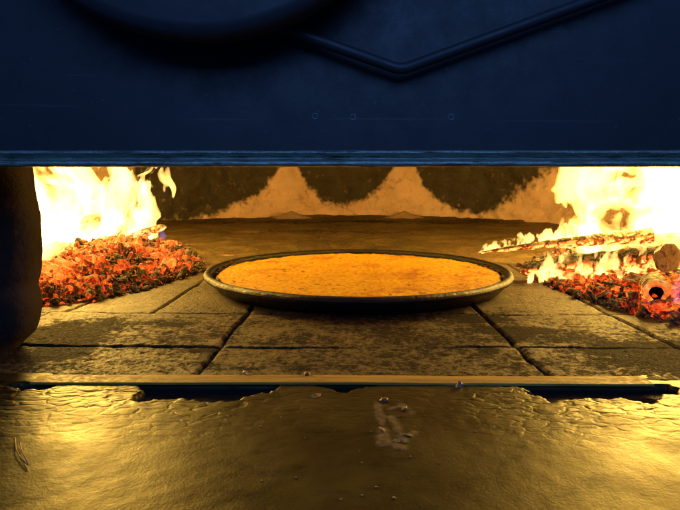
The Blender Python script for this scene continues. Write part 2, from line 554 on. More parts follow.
def jamb(name, contour, y0, y1, outer_x, sign, seed):
    """rounded cement cheek; contour = [(x, z)] of its inner edge, bottom to top"""
    cs = np.array(contour)
    zs = np.linspace(cs[0, 1], cs[-1, 1], 70)
    xi = np.interp(zs, cs[:, 1], cs[:, 0])
    n = 96
    rows = []
    for z, x in zip(zs, xi):
        half, mid = abs(x - outer_x) / 2, (x + outer_x) / 2
        hy, my = (y1 - y0) / 2, (y0 + y1) / 2
        ring = []
        for q in range(n):
            a = 2 * math.pi * q / n
            ca, sa = math.cos(a), math.sin(a)
            e = .72
            px_ = mid + half * math.copysign(abs(ca) ** e, ca)
            py_ = my + hy * math.copysign(abs(sa) ** e, sa)
            nn = mnoise.fractal(Vector((px_ * 14, py_ * 14, z * 14 + seed)), 1.0, 2.0, 4) * .004
            ring.append((px_ + ca * nn, py_ + sa * nn, z))
        rows.append(ring)
    A = np.array(rows)
    return grid_mesh(name, A[..., 0], A[..., 1], A[..., 2], M['jamb'], parent=oven, cyclic=True)

JY = .502
cont = []
for px, py in [(14, 367), (24, 361), (31, 352), (35.5, 338), (38, 320), (37, 303), (34, 290), (38, 272), (40, 252), (38.5, 236), (37, 222), (34, 203), (31, 186), (27, 168), (22, 150), (14, 120)]:
    p = at_y(px, py, JY)
    cont.append((p.x, p.z))
z_fix = cont[0][1]
cont = [(x, z - z_fix - .002 if i == 0 else z - z_fix * max(0, 1 - z / .08)) for i, (x, z) in enumerate(cont)]
jamb("jamb", cont, .455, .545, -.75, -1, 3)
jamb("jamb", [(.66, -.002), (.62, .02), (.60, .08), (.60, .16), (.61, .24)], .455, .55, .90, 1, 11)

# ------------------------------------------------------------------ hearth floor
Y0 = at_z(340, 378.5).y
ys = [Y0]
while ys[-1] < 3.1:
    ys.append(ys[-1] * 1.0036)
ys = np.array(ys)
xf = np.arange(-.62, .62001, .0026)
xo = [.62]
while xo[-1] < 1.35:
    xo.append(xo[-1] + .012)
xs = np.concatenate([-np.array(xo[:0:-1]), xf, np.array(xo[1:])])
X, Y = np.meshgrid(xs, ys)
wob = (fbm(X * 14, Y * 14, 5, 3) - .5) * .010
Xw, Yw = X + wob, Y + (fbm(X * 14 + 9, Y * 14, 8, 3) - .5) * .010
rows_y = [Y0 - .02, at_z(340, 347).y, at_z(340, 313.5).y, at_z(340, 284).y, 1.08, 1.33, 1.62, 1.95, 2.3, 2.65, 3.2]
colsA = [-1.1, -.86, -.66, -.50, -.36, -.245, -.126, .174, .335, .48, .66, .86, 1.1]
joint = np.zeros_like(X)
tile = np.zeros_like(X)
def jline(d, wd):
    return 1 - sstep(wd * .55, wd * 1.15, np.abs(d))
jamp = .35 + .65 * sstep(.35, .6, fbm(X * 7, Y * 7, 61, 3))
for r, yy in enumerate(rows_y):
    amp = jamp if r < 4 else jamp * .12
    # the middle of the floor is so greasy that its joints are filled
    hide = 1 - .85 * sstep(.11, .02, np.abs(X - .05)) * sstep(.80, .6, Y)
    joint = np.maximum(joint, jline(Yw - yy, .0026) * amp * hide)
for r in range(len(rows_y) - 1):
    inrow = (Yw >= rows_y[r]) & (Yw < rows_y[r + 1])
    off = 0 if r < 4 else (.07 if r % 2 else -.04)
    cols = colsA if r >= 2 else [-.9, -.66, -.40, -.126, .174, .335, .62, .9]
    if r == 1:
        cols = [-.9, -.66, -.245, -.126, .174, .335, .62, .9]
        cols = [-.9, -.6, -.38, -.126, .174, .335, .62, .9]
    for ci, cx in enumerate(cols):
        joint = np.maximum(joint, np.where(inrow, jline(Xw - cx - off, .0028) * (1 if r < 3 else (.6 if r == 3 else .10)), 0))
        tile = np.where(inrow & (Xw >= cx + off), (math.sin(ci * 12.7 + r * 5.1) * 43758.5) % 1.0, tile)

soot = .30 * sstep(.75, .50, Y) + .08 * sstep(.8, 1.1, Y) + (fbm(X * 11, Y * 11, 201, 4) - .5) * .5
soot = np.clip(soot - .20 * sstep(.05, .35, np.abs(X)) * sstep(.55, .75, Y), 0, 1)
def stain_and_shade(cx, cy, rx, ry, a=1.0):
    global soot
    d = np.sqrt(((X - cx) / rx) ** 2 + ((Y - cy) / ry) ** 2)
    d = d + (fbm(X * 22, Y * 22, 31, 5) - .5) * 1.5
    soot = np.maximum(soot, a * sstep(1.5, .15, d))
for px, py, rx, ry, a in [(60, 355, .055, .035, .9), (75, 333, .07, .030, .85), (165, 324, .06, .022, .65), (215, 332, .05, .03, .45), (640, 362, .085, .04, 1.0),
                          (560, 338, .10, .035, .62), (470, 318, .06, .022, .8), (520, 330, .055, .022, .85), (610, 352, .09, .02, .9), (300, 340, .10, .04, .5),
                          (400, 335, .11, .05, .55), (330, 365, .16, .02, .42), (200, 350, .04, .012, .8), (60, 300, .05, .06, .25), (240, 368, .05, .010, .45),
                          (370, 318, .22, .05, .5), (40, 340, .11, .08, .85), (650, 352, .13, .06, .9), (370, 222, .9, .16, .42), (330, 232, .30, .07, .4), (500, 368, .08, .012, .5)]:  # the wide ellipse before the pan is its shade, painted in
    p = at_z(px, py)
    stain_and_shade(p.x, p.y, rx, ry, a)
rough = .45 + .8 * soot
Z = (fbm(X * 90, Y * 90, 1, 4) - .5) * .0013 * rough + (fbm(X * 8, Y * 8, 2, 3) - .5) * .004 - joint * .0036 + sstep(.9, 1.3, Y) * (fbm(X * 7, Y * 16, 303, 4) - .5) * .022 + (tile - .5) * .0010
pits = sstep(.66, .78, fbm(X * 95, Y * 95, 77, 3))
Z -= pits * .0005
floor = grid_mesh("floor", X, Y, Z, M['brick'], {"soot": soot, "joint": joint, "tile": tile})  # the soot attribute holds the painted pan shade too
tag(floor, "brick oven floor of square firebricks with dark joints and greasy soot stains", kind="structure")

# ------------------------------------------------------------------ metal edging strip and ledge
p0, p1 = at_z(340, 376), at_z(340, 384.5)
sx0, sx1 = at_z(36, 380).x, at_z(648, 381).x
n = 260
u = np.linspace(sx0, sx1, n)
prof2 = [(0, -.006), (0, -.0005), (.10, .0012), (.35, .0015), (.70, .0014), (.97, .0012), (1, .0007), (1.0, -.0006)]
V = []
for (a, z) in prof2:
    yy = p0.y + (p1.y - p0.y) * a + (u * 0.004) + (fbm(u * 12, u * 0 + a * 2, 5, 3) - .5) * .0012
    V.append(np.stack([u, yy, z + (fbm(u * 9, u * 0 + a, 9, 3) - .5) * .0018], -1))
A = np.array(V)
strip = grid_mesh("edging_strip", A[..., 0], A[..., 1], A[..., 2], M['strip'])
strip.data.polygons.foreach_set("use_smooth", [False] * len(strip.data.polygons))
tag(strip, "long thin metal edging strip coloured with gold firelight along the front of the brick oven floor", "metal strip")

yl = np.concatenate([np.arange(.10, .30, .0022), np.arange(.30, p0.y + .006, .0011)])
xl = np.arange(-.62, .6201, .0018)
X, Y = np.meshgrid(xl, yl)
back = p1.y
dz = back - Y
# spalled recesses just in front of the strip
def recess(pxa, pxb, pya, pyb, amp, seed):
    a, b = at_z((pxa), (pya + pyb) / 2, -.006), at_z(pxb, (pya + pyb) / 2, -.006)
    y_hi, y_lo = at_z(340, pya, -.006).y, at_z(340, pyb, -.006).y
    nx_ = (fbm(X * 26, Y * 26, seed, 4) - .5)
    nf = (fbm(X * 95, Y * 95, seed + 5, 4) - .5)
    e = sstep(a.x, a.x + .06, X + nx_ * .06) * sstep(b.x, b.x - .06, X + nx_ * .06)
    low = y_lo + (1 - e) * (y_hi - y_lo + .012)
    return amp * sstep(-.0015, .0022, Y - low + nx_ * .022 + nf * .018 + (fbm(X * 240, Y * 240, seed + 9, 2) - .5) * .006) * sstep(.02, .25, e)
pit = np.zeros_like(X)
for a in [(462, 712, 386, 405, 1.0, 3), (92, 330, 386, 404, 1.0, 13), (-40, 80, 386, 404, 1.0, 23), (285, 420, 386, 396, .7, 33), (390, 520, 386, 393, .6, 43)]:
    pit = np.maximum(pit, recess(*a))
ridg = 1 - np.abs(2 * fbm(X * 55 + (fbm(X * 20, Y * 20, 5, 3)) * 2, Y * 120, 51, 4) - 1)
zone = sstep(.29, .385, Y) * (.45 + .55 * sstep(.35, .6, fbm(X * 6, Y * 6, 71, 3)))
brush = fbm((X + Y * .6) * 12, (Y - X * .6) * 130, 91, 4) - .5
Z = -.0004 - .0008 * sstep(.0, .03, dz) + (ridg - .6) * .0012 * zone * sstep(0, .012, dz) + brush * .0003 * (1 - zone * .7) + (fbm(X * 10, Y * 10, 81, 4) - .5) * .0009 * sstep(0, .04, dz) + (fbm(X * 130, Y * 130, 83, 3) - .5) * (.00032 + .00035 * zone)
pit *= sstep(p1.y + .0050, p1.y + .0030, Y)
Z -= pit * .0055
Z = np.where(Y > p1.y + .0042, np.minimum(Z, np.where((X > sx0 + .004) & (X < sx1 - .004), -.0012, .0002)), Z)
scr = np.zeros_like(X)
for (pxa, pya, pxb, pyb, wd) in [(377, 402, 383, 428, .0022), (383, 428, 380, 442, .0034), (388, 409, 402, 404, .0018), (402, 406, 411, 411, .0026), (392, 416, 404, 438, .0026), (404, 438, 414, 430, .0022), (384, 440, 400, 446, .0030)]:
    a, b = at_z(pxa, pya), at_z(pxb, pyb)
    f = np.clip(((X - a.x) * (b.x - a.x) + (Y - a.y) * (b.y - a.y)) / ((b.x - a.x) ** 2 + (b.y - a.y) ** 2), 0, 1)
    d = np.hypot(X - a.x - f * (b.x - a.x), (Y - a.y - f * (b.y - a.y)) * .8) + (fbm(X * 160, Y * 160, 401, 4) - .5) * .005
    scr = np.maximum(scr, sstep(wd * 1.3, wd * .5, d))
Z += scr * .0005 * (.4 + fbm(X * 300, Y * 300, 405, 2))
ledge = grid_mesh("front_ledge", X, Y, Z, M['ledge'], {"pit": pit, "zone": np.clip(zone * 1.3, 0, 1) * sstep(0, .01, dz), "scrape": scr})
tag(ledge, "greasy brown cement ledge with flaky ridges catching gold firelight, before the metal strip", "ledge")

# ------------------------------------------------------------------ oven door
DY = .405
door = tag(empty("oven_door", (0, DY, .2)), "raised blue-black steel oven door with bent rod handle and round plate", "oven door")
door.location = (0, 0, 0)
zb = at_y(340, 166.5, DY - .006).z
zl1 = at_y(340, 150.0, DY - .006).z
bm = bmesh.new()
box_bm(bm, -.62, .62, DY, DY + .022, zb + .004, .78, .002)
from_bm("door_panel", bm, M['steel'], door, False)
# stepped bottom rail: two worn ribs with a groove between
n = 420
u = np.linspace(-.62, .62, n)
h = zl1 - zb
profR = [(.004, 0), (-.004, 0), (-.0062, .0006), (-.0068, .0022), (-.0062, h * .30), (-.0050, h * .38), (-.0018, h * .44), (-.0012, h * .56), (-.0030, h * .66), (-.0060, h * .76),
         (-.0066, h * .86), (-.0060, h * .94), (-.0040, h), (.002, h + .0004)]
V = []
for i, (yy, zz) in enumerate(profR):
    wv_ = (fbm(u * 60, u * 0 + i * .7, 3, 4) - .5) * .0011 + (fbm(u * 260, u * 0 + i * 1.7, 13, 3) - .5) * .0007
    V.append(np.stack([u, DY + yy + wv_ * .7, zb + zz + wv_ * (0.8 if 0 < i < 13 else 0)], -1))
A = np.array(V)
grid_mesh("bottom_rail", A[..., 0], A[..., 1], A[..., 2], M['edge'], parent=door)

# round plate standing off the door
PF = DY - .045
pc = at_y(188, -233, PF)
pe = at_y(188, 35, PF)
pr = math.hypot(pe.x - pc.x, pe.z - pc.z) + .0010
n = 200
thp = np.linspace(0, 2 * np.pi, n, endpoint=False)
profP = [(0.0001, 0), (pr * .5, 0), (pr - .010, 0), (pr - .003, .0012), (pr, .006), (pr + .000, .018), (pr - .004, .030), (pr - .006, .046)]
V = []
for rr, yy in profP:
    V.append(np.stack([pc.x + rr * np.cos(thp), np.full(n, PF + yy), pc.z + rr * np.sin(thp)], -1))
A = np.array(V)
grid_mesh("round_plate", A[..., 0], A[..., 1], A[..., 2], M['steel'], parent=door, cyclic=True)

# bent rod handle
HY = DY - .012
pts = []
a, b, c2 = at_y(255, 18, HY), at_y(401, 70, HY), at_y(652, -22, HY)
def lerp(p, q, f):
    return p + (q - p) * f
ctrl = [lerp(a, b, f) for f in (0, .25, .5, .75, .92)]
for f in np.linspace(.1, .9, 7):
    q0, q1 = lerp(a, b, .94), lerp(b, c2, .035)
    ctrl.append(q0 * (1 - f) ** 2 + b * 2 * f * (1 - f) + q1 * f ** 2)
ctrl += [lerp(b, c2, f) for f in (.05, .2, .4, .6, .8, 1.0)]
last = ctrl[-1]
ctrl += [last + Vector((.012, .006, .004)), Vector((last.x + .016, DY + .001, last.z + .006))]
bm = bmesh.new()
tube(bm, ctrl, .0040, 18)
from_bm("handle", bm, M['steel'], door)
# small rivet rings
for px, py in [(315, 116), (353, 117), (451, 117)]:
    p = at_y(px, py, DY)
    bm = bmesh.new()
    pr_ = [(.0004, .0002), (.0017, .0002), (.0020, -.0004), (.0023, -.0004), (.0025, .0004)]
    rings = []
    for rr, yy in pr_:
        rings.append([bm.verts.new((p.x + rr * math.cos(q), DY + yy, p.z + rr * math.sin(q))) for q in np.linspace(0, 2 * math.pi, 24, endpoint=False)])
    for r0, r1 in zip(rings, rings[1:]):
        for q in range(24):
            bm.faces.new((r0[q], r0[(q + 1) % 24], r1[(q + 1) % 24], r1[q]))
    bm.faces.new(rings[0])
    from_bm("rivet", bm, M['rivet'], door)

# ------------------------------------------------------------------ pan and flatbread
PZ = .026
lft, rgt = at_z(203, 273, PZ), at_z(520, 276, PZ)
far, near = at_z(361, 249, PZ), at_z(361, 300, PZ)
PC = ((lft.x + rgt.x) / 2, (far.y + near.y) / 2)
PR = (far.y - near.y) / 2
PRX = (rgt.x - lft.x) / 2
PR = (PR + PRX) / 2
print("PAN", PC, PR, PRX, (far.y - near.y) / 2)
pan = tag(empty("round_pan", (PC[0], PC[1], 0)), "wide round black iron baking pan with a thick rolled rim on the oven floor", "pan")
RT = .0060
lathe("pan_base", [(.001, .004), (PR * .9, .004), (PR - .022, .0045), (PR - .014, .012), (PR - .0095, PZ - .004), (PR - .004, PZ - .004), (PR - .004, PZ - .010), (PR - .010, .010), (PR - .018, .0012), (PR * .9, .001), (.001, .001)],
      M['pan'], pan, 220, (0, 0, .0015), .004, 4)
prim = []
for q in range(14):
    a = 2 * math.pi * q / 14
    prim.append((PR - RT + RT * math.cos(a), PZ - RT * .95 + RT * .95 * math.sin(a)))
lathe("rim", prim, M['pan'], pan, 260, (0, 0, .001), .022, 14, closed=True)

BR = PR - .0135
nr, na = 120, 420
rr = np.linspace(0.0005, 1, nr) ** .8
aa = np.linspace(0, 2 * np.pi, na, endpoint=False)
AA, RR = np.meshgrid(aa, rr)
edge_w = 1 + (fbm(np.cos(AA) * 6 + 9, np.sin(AA) * 6 + 9, 21, 3) - .5) * .022
X, Y = BR * RR * edge_w * np.cos(AA), BR * RR * edge_w * np.sin(AA)
Z = .0190 + (fbm(X * 24, Y * 24, 5, 4) - .5) * .0024 + (fbm(X * 150, Y * 150, 6, 4) - .5) * .0022
wr = 1 - np.abs(2 * fbm(X * 22, Y * 48, 15, 4) - 1)
Z += sstep(.86, .99, wr) * .0009
Z -= sstep(.965, 1.0, RR) * .006
bread = grid_mesh("flatbread", X, Y, Z, M['bread'], {"edge": sstep(.955, 1.0, RR + (fbm(X * 40, Y * 40, 33, 3) - .5) * .06)}, cyclic=True)
bread.location = (PC[0], PC[1], 0)
tag(bread, "thin golden orange flatbread with brown flecks baking in the round pan", "flatbread")
# burnt flakes of batter stuck on the pan wall
for i in range(26):
    an = random.choice([random.uniform(-.35, .55), random.uniform(-.35, .45), random.uniform(2.7, 3.6), random.uniform(0, 6.28)])
    bm = bmesh.new()
    bmesh.ops.create_icosphere(bm, subdivisions=2, radius=1.0)
    sx_, sy_, sz_ = random.uniform(.002, .004), random.uniform(.004, .012), random.uniform(.0008, .0016)
    o_ = Vector((random.random() * 50, 0, 0))
    for v in bm.verts:
        v.co *= 1 + .5 * mnoise.noise(v.co * 1.8 + o_)
        v.co = Vector((v.co.x * sx_, v.co.y * sy_, v.co.z * sz_))
    rad = PR - .0135 - random.uniform(-.001, .006)
    f = from_bm("burnt_flake", bm, M['crust'], bread)
    f.location = (rad * math.cos(an), rad * math.sin(an), .0205)
    f.rotation_euler = (random.uniform(-.2, .2), random.uniform(-.4, .4), an)

# ------------------------------------------------------------------ embers
def chunk_into(V, Fc, C, pos, size, rng, cool, sub):
    base_v, base_f = sub
    sc = size * np.array([rng.uniform(.7, 2.0), rng.uniform(.5, 1.2), rng.uniform(.3, .8)])
    A_ = rng.normal(size=(3, 3))
    q, _ = np.linalg.qr(A_)
    v = base_v * (1 + rng.uniform(-.22, .22, (len(base_v), 1)))
    v = np.sign(v) * np.abs(v) ** rng.uniform(.7, 1.0)
    v = (v * sc) @ q.T + pos
    off = sum(len(a) for a in V)
    V.append(v)
    Fc.append(base_f + off)
    C.append(np.full(len(v), cool))

def ico(sub=1):
    bm = bmesh.new()
    bmesh.ops.create_icosphere(bm, subdivisions=sub, radius=1.0)
    v = np.array([x.co[:] for x in bm.verts])
    f = np.array([[q.index for q in p.verts] for p in bm.faces])
    bm.free()
    return v, f
ICO1, ICO2 = ico(1), ico(2)

def in_poly(x, y, poly):
    c_ = False
    for (x0, y0), (x1, y1) in zip(poly, poly[1:] + poly[:1]):
        if (y0 > y) != (y1 > y) and x < (x1 - x0) * (y - y0) / (y1 - y0) + x0:
            c_ = not c_
    return c_

def edge_dist(x, y, poly):
    best = 9
    for (x0, y0), (x1, y1) in zip(poly, poly[1:] + poly[:1]):
        dx, dy = x1 - x0, y1 - y0
        tt = max(0, min(1, ((x - x0) * dx + (y - y0) * dy) / (dx * dx + dy * dy)))
        best = min(best, math.hypot(x - x0 - tt * dx, y - y0 - tt * dy))
    return best

def ember_bed(poly, top, slope, n_chunks, seed, label, cool_edge, fire_side):
    rng = np.random.default_rng(seed)
    xs_, ys_ = [p[0] for p in poly], [p[1] for p in poly]
    def height(x, y):
        if not in_poly(x, y, poly):
            return 0.0
        d = edge_dist(x, y, poly)
        pk = 0.042 * math.exp(-((x + .415) / .07) ** 2 - ((y - 1.04) / .13) ** 2) if fire_side < 0 else 0
        return (top + pk) * (1 - math.exp(-d / slope)) * (.8 + .5 * mnoise.noise(Vector((x * 9, y * 9, seed))))
    V, Fc, C = [], [], []
    # mound under the chunks
    g = 60
    gx, gy = np.meshgrid(np.linspace(min(xs_), max(xs_), g), np.linspace(min(ys_), max(ys_), g))
    gz = np.array([[height(a, b) for a, b in zip(r1, r2)] for r1, r2 in zip(gx, gy)]) - .004
    idx = np.arange(g * g).reshape(g, g)
    q = np.stack([idx[:-1, :-1], idx[:-1, 1:], idx[1:, 1:], idx[1:, :-1]], -1).reshape(-1, 4)
    tri = np.concatenate([q[:, [0, 1, 2]], q[:, [0, 2, 3]]])
    V.append(np.stack([gx, gy, gz], -1).reshape(-1, 3))
    Fc.append(tri)
    C.append(np.full(g * g, .15))
    cnt = 0
    while cnt < n_chunks:
        x, y = rng.uniform(min(xs_), max(xs_)), rng.uniform(min(ys_), max(ys_))
        if rng.random() > min(1, (.8 / y) ** 2):
            continue
        jx, jy = x + rng.normal() * .004, y + rng.normal() * .004
        if not in_poly(x, y, poly):
            continue
        d = edge_dist(x, y, poly)
        s = rng.choice([.0015, .0024, .0038, .0065], p=[.38, .36, .2, .06]) * rng.uniform(.8, 1.25)
        z = height(x, y) + s * rng.uniform(-.2, .8)
        cool = cool_edge * math.exp(-d / .022) + (.16 if rng.random() < .16 else 0)
        chunk_into(V, Fc, C, np.array([jx, jy, z]), s, rng, cool, ICO1 if s < .006 else ICO2)
        cnt += 1
    V, Fc, C = np.concatenate(V), np.concatenate(Fc), np.concatenate(C)
    me = bpy.data.meshes.new("ember_bed")
    me.from_pydata(V.tolist(), [], Fc.tolist())
    at = me.attributes.new("cool", 'FLOAT', 'POINT')
    at.data.foreach_set("value", C.astype(np.float32))
    o = link_mesh("ember_bed", me, M['coal'], None, False)
    tag(o, label, "embers", kind="stuff")
    return height

def fl(px, py):
    p = at_z(px, py)
    return (p.x, p.y)
LP = [fl(30, 308), fl(60, 306), fl(100, 299), fl(140, 291), fl(175, 282), fl(203, 272), fl(206, 264), fl(197, 256), (-.42, 1.38), (-.70, 1.55), (-.95, 1.4), (-.90, .95), (-.55, .70)]
RP = [fl(520, 268), fl(528, 276), fl(548, 287), fl(585, 300), fl(620, 311), fl(650, 320), fl(690, 330), (.52, .58), (.80, .75), (.98, 1.1), (.80, 1.35), (.50, 1.28)]
hL = ember_bed(LP, .052, .10, 15000, 3, "deep heap of small glowing red coals and ash against the dark stone jamb", .62, -1)
hR = ember_bed(RP, .019, .05, 12000, 5, "low bed of bright orange coals under the burning logs by the hollow log", .40, 1)

def lump(px, py, y, size, seed, grp, label, h):
    bm = bmesh.new()
    bmesh.ops.create_icosphere(bm, subdivisions=3, radius=1.0)
    rg = random.Random(seed)
    o_ = Vector((rg.uniform(0, 99), rg.uniform(0, 99), 0))
    s = Vector((size * rg.uniform(.8, 1.5), size * rg.uniform(.7, 1.1), size * rg.uniform(.55, .85)))
    for v in bm.verts:
        c_ = v.co.copy()
        c_ = Vector([math.copysign(abs(q) ** .62, q) for q in c_])
        c_ *= 1 + .28 * mnoise.fractal(c_ * 1.3 + o_, 1.0, 2.0, 4)
        v.co = Vector((c_.x * s.x, c_.y * s.y, c_.z * s.z))
    ob = from_bm("ember", bm, M['lump'], None, False)
    p = at_y(px, py, y)
    ob.location = (p.x, y, max(h(p.x, y) + size * .35, .006))
    ob.rotation_euler = (rg.uniform(-.5, .5), rg.uniform(-.5, .5), rg.uniform(0, 3.1))
    tag(ob, label, "ember", grp)
    return ob
rg = random.Random(4)
LBL_L = "lump of glowing red coal among the heap beside the dark stone jamb"
LBL_R = "lump of glowing orange coal in the bed below the burning logs"
cnt = 0
while cnt < 34:
    x, y = rg.uniform(-.60, -.27), rg.uniform(.70, 1.15)
    if in_poly(x, y, LP) and edge_dist(x, y, LP) > .016:
        o = lump(340, 270, y, rg.choice([.005, .007, .009, .013]), cnt, "glowing lumps in the heap of coals by the jamb", LBL_L, hL)
        o.location = (x, y, hL(x, y) + .004)
        cnt += 1
cnt = 0
while cnt < 30:
    x, y = rg.uniform(.33, .62), rg.uniform(.62, 1.0)
    if in_poly(x, y, RP) and edge_dist(x, y, RP) > .012:
        o = lump(340, 270, y, rg.choice([.005, .007, .010, .013]), 100 + cnt, "glowing lumps in the coal bed under the logs", LBL_R, hR)
        o.location = (x, y, hR(x, y) + .004)
        cnt += 1

# ------------------------------------------------------------------ logs
def log_obj(p, q, r0, r1, label, seed, rough=.22, n=20, hollow=False, end_at='p', bend=0.0, obl=0.0, name="burning_log"):
    p, q = Vector(p), Vector(q)
    root = tag(empty(name, p), label, "log")
    L = (q - p).length
    X_ = (q - p).normalized()
    side = X_.cross(Vector((0, 0, 1))).normalized()
    upv = side.cross(X_).normalized()
    mat = Matrix((X_, -side, upv)).transposed()
    root.rotation_euler = mat.to_euler()
    segs = 48
    pts, rad = [], []
    for i in range(segs + 1):
        f = i / segs
        pts.append(Vector((f * L, bend * math.sin(f * 3.1) * .5, bend * math.sin(f * math.pi))))
        rad.append((r0 + (r1 - r0) * f) * (1 - .72 * max(0.0, (f - .78) / .22) ** 2))
    bm = bmesh.new()
    rings = tube(bm, pts, rad, n, cap=False, seed=seed, rough=rough)
    bm.faces.new(rings[-1])
    for v in bm.verts:
        v.co.x += obl * (v.co.y + r0) * max(0.0, 1 - v.co.x / (r0 * 5))
    from_bm("bark", bm, M['wood'], root, True)
    # cut end with a bevelled ring, maybe a hollow heart
    bm = bmesh.new()
    prof = [(0, r0 * .985), (-.0012, r0 * .93), (-.0014, r0 * .55)] + ([] if hollow else [(-.001, r0 * .2), (-.0008, .0005)])
    rr_ = []
    for xx, ra in prof:
        ring = []
        for k in range(n):
            a = 2 * math.pi * k / n
            e = 1 + .26 * mnoise.noise(Vector((math.cos(a) * 1.7, math.sin(a) * 1.7, seed + ra * 40)))
            ring.append(bm.verts.new((xx, ra * e * math.cos(a), ra * e * math.sin(a))))
        rr_.append(ring)
    for r_, s_ in zip(rr_[:3], rr_[1:3]):
        for k in range(n):
            bm.faces.new((r_[k], r_[(k + 1) % n], s_[(k + 1) % n], s_[k]))
    if not hollow:
        for r_, s_ in zip(rr_[2:], rr_[3:]):
            for k in range(n):
                bm.faces.new((r_[k], r_[(k + 1) % n], s_[(k + 1) % n], s_[k]))
    for v in bm.verts:
        v.co.x += obl * (v.co.y + r0)
    from_bm("cut_end", bm, M['rim_glow'] if hollow else M['wood_end'], root)
    if hollow:
        bm = bmesh.new()
        hr = [[bm.verts.new((xx, ra * math.cos(2 * math.pi * k / n), ra * math.sin(2 * math.pi * k / n))) for k in range(n)] for xx, ra in ((-.0013, r0 * .56), (.03, r0 * .5), (.05, .0005))]
        for r_, s_ in zip(hr, hr[1:]):
            for k in range(n):
                bm.faces.new((r_[k], r_[(k + 1) % n], s_[(k + 1) % n], s_[k]))
        from_bm("hollow", bm, M['char'], root)
    return root

log_obj(at_y(684, 256.5, .815), at_y(520, 270, .905), .0222, .0168, "thick burning log with a pale round cut end, lying across the orange coals", 1.3, obl=1.0)
log_obj(at_y(656, 293, .66), at_y(651, 280, .785), .0158, .0165, "short burning log with a black hollow end poking towards the oven mouth", 5.3, hollow=True)
log_obj(at_y(652, 236, 1.00), at_y(478, 252.5, 1.10), .0150, .0026, "long thin charred stick pointing towards the pan with small flames along it", 8.1, bend=.004, name="burning_stick")
log_obj(at_y(700, 240, 1.00), at_y(585, 246, 1.12), .019, .016, "log half hidden in the flames behind the thick log with the pale cut end", 12.1)
log_obj(at_y(60, 272, .90), at_y(118, 240, 1.06), .010, .012, "split log crossing the coals just in front of the fire by the jamb", 21.2)
log_obj(at_y(48, 262, 1.02), at_y(100, 215, 1.10), .016, .018, "steep split log inside the fire by the jamb, nearest the stone", 22.2)
log_obj(at_y(100, 243, 1.12), at_y(150, 212, 1.26), .017, .015, "pale log at the pan side of the fire by the jamb", 23.2)
log_obj(at_y(118, 232, 1.14), at_y(70, 222, 1.30), .018, .016, "log lying across the back of the fire by the jamb", 24.2)
log_obj(at_y(130, 238, 1.10), at_y(166, 226, 1.14), .010, .008, "short log stub with blue flames above the heap of red coals", 25.2)

# ------------------------------------------------------------------ flames
def surface_nets(F, org, stp):
    """closed surface round F > 0 on a regular grid"""
    F = np.pad(F, 1, constant_values=-1.0)
    org = np.array(org) - np.array(stp)
    S = F > 0
    nx, ny, nz = F.shape
    acc = np.zeros((nx - 1, ny - 1, nz - 1, 3))
    cnt = np.zeros((nx - 1, ny - 1, nz - 1))
    I, J, K = np.meshgrid(np.arange(nx - 1), np.arange(ny - 1), np.arange(nz - 1), indexing='ij')
    def corner(d):
        return F[d[0]:d[0] + nx - 1, d[1]:d[1] + ny - 1, d[2]:d[2] + nz - 1]
    for ax in range(3):
        for u in (0, 1):
            for v in (0, 1):
                d0 = [u, v]
                d0.insert(ax, 0)
                d1 = list(d0)
                d1[ax] = 1
                a, b = corner(d0), corner(d1)
                m = (a > 0) != (b > 0)
                tt = np.where(m, a / np.where(m, a - b, 1), 0)
                for q in range(3):
                    acc[..., q] += np.where(m, d0[q] + (tt if q == ax else 0), 0)
                cnt += m
    act = cnt > 0
    idx = np.full(act.shape, -1, np.int64)
    idx[act] = np.arange(act.sum())
    pos = np.stack([I, J, K], -1)[act] + acc[act] / cnt[act][:, None]
    V = org + pos * np.array(stp)
    quads = []
    for ax in range(3):
        sl0, sl1 = [slice(1, -1)] * 3, [slice(1, -1)] * 3
        sl0[ax], sl1[ax] = slice(0, -1), slice(1, None)
        a, b = S[tuple(sl0)], S[tuple(sl1)]
        e = np.argwhere(a != b)
        flip = a[a != b]
        o = [1, 1, 1]
        o[ax] = 0
        e = e + np.array(o)
        u_, v_ = [q for q in range(3) if q != ax]
        du, dv = np.zeros(3, int), np.zeros(3, int)
        du[u_], dv[v_] = 1, 1
        if ax == 1:
            flip = ~flip
        c0, c1, c2, c3 = e - du - dv, e - dv, e, e - du
        Q = np.stack([idx[tuple(c.T)] for c in (c0, c1, c2, c3)], -1)
        Q[~flip] = Q[~flip][:, ::-1]
        quads.append(Q)
    return V, np.concatenate(quads)

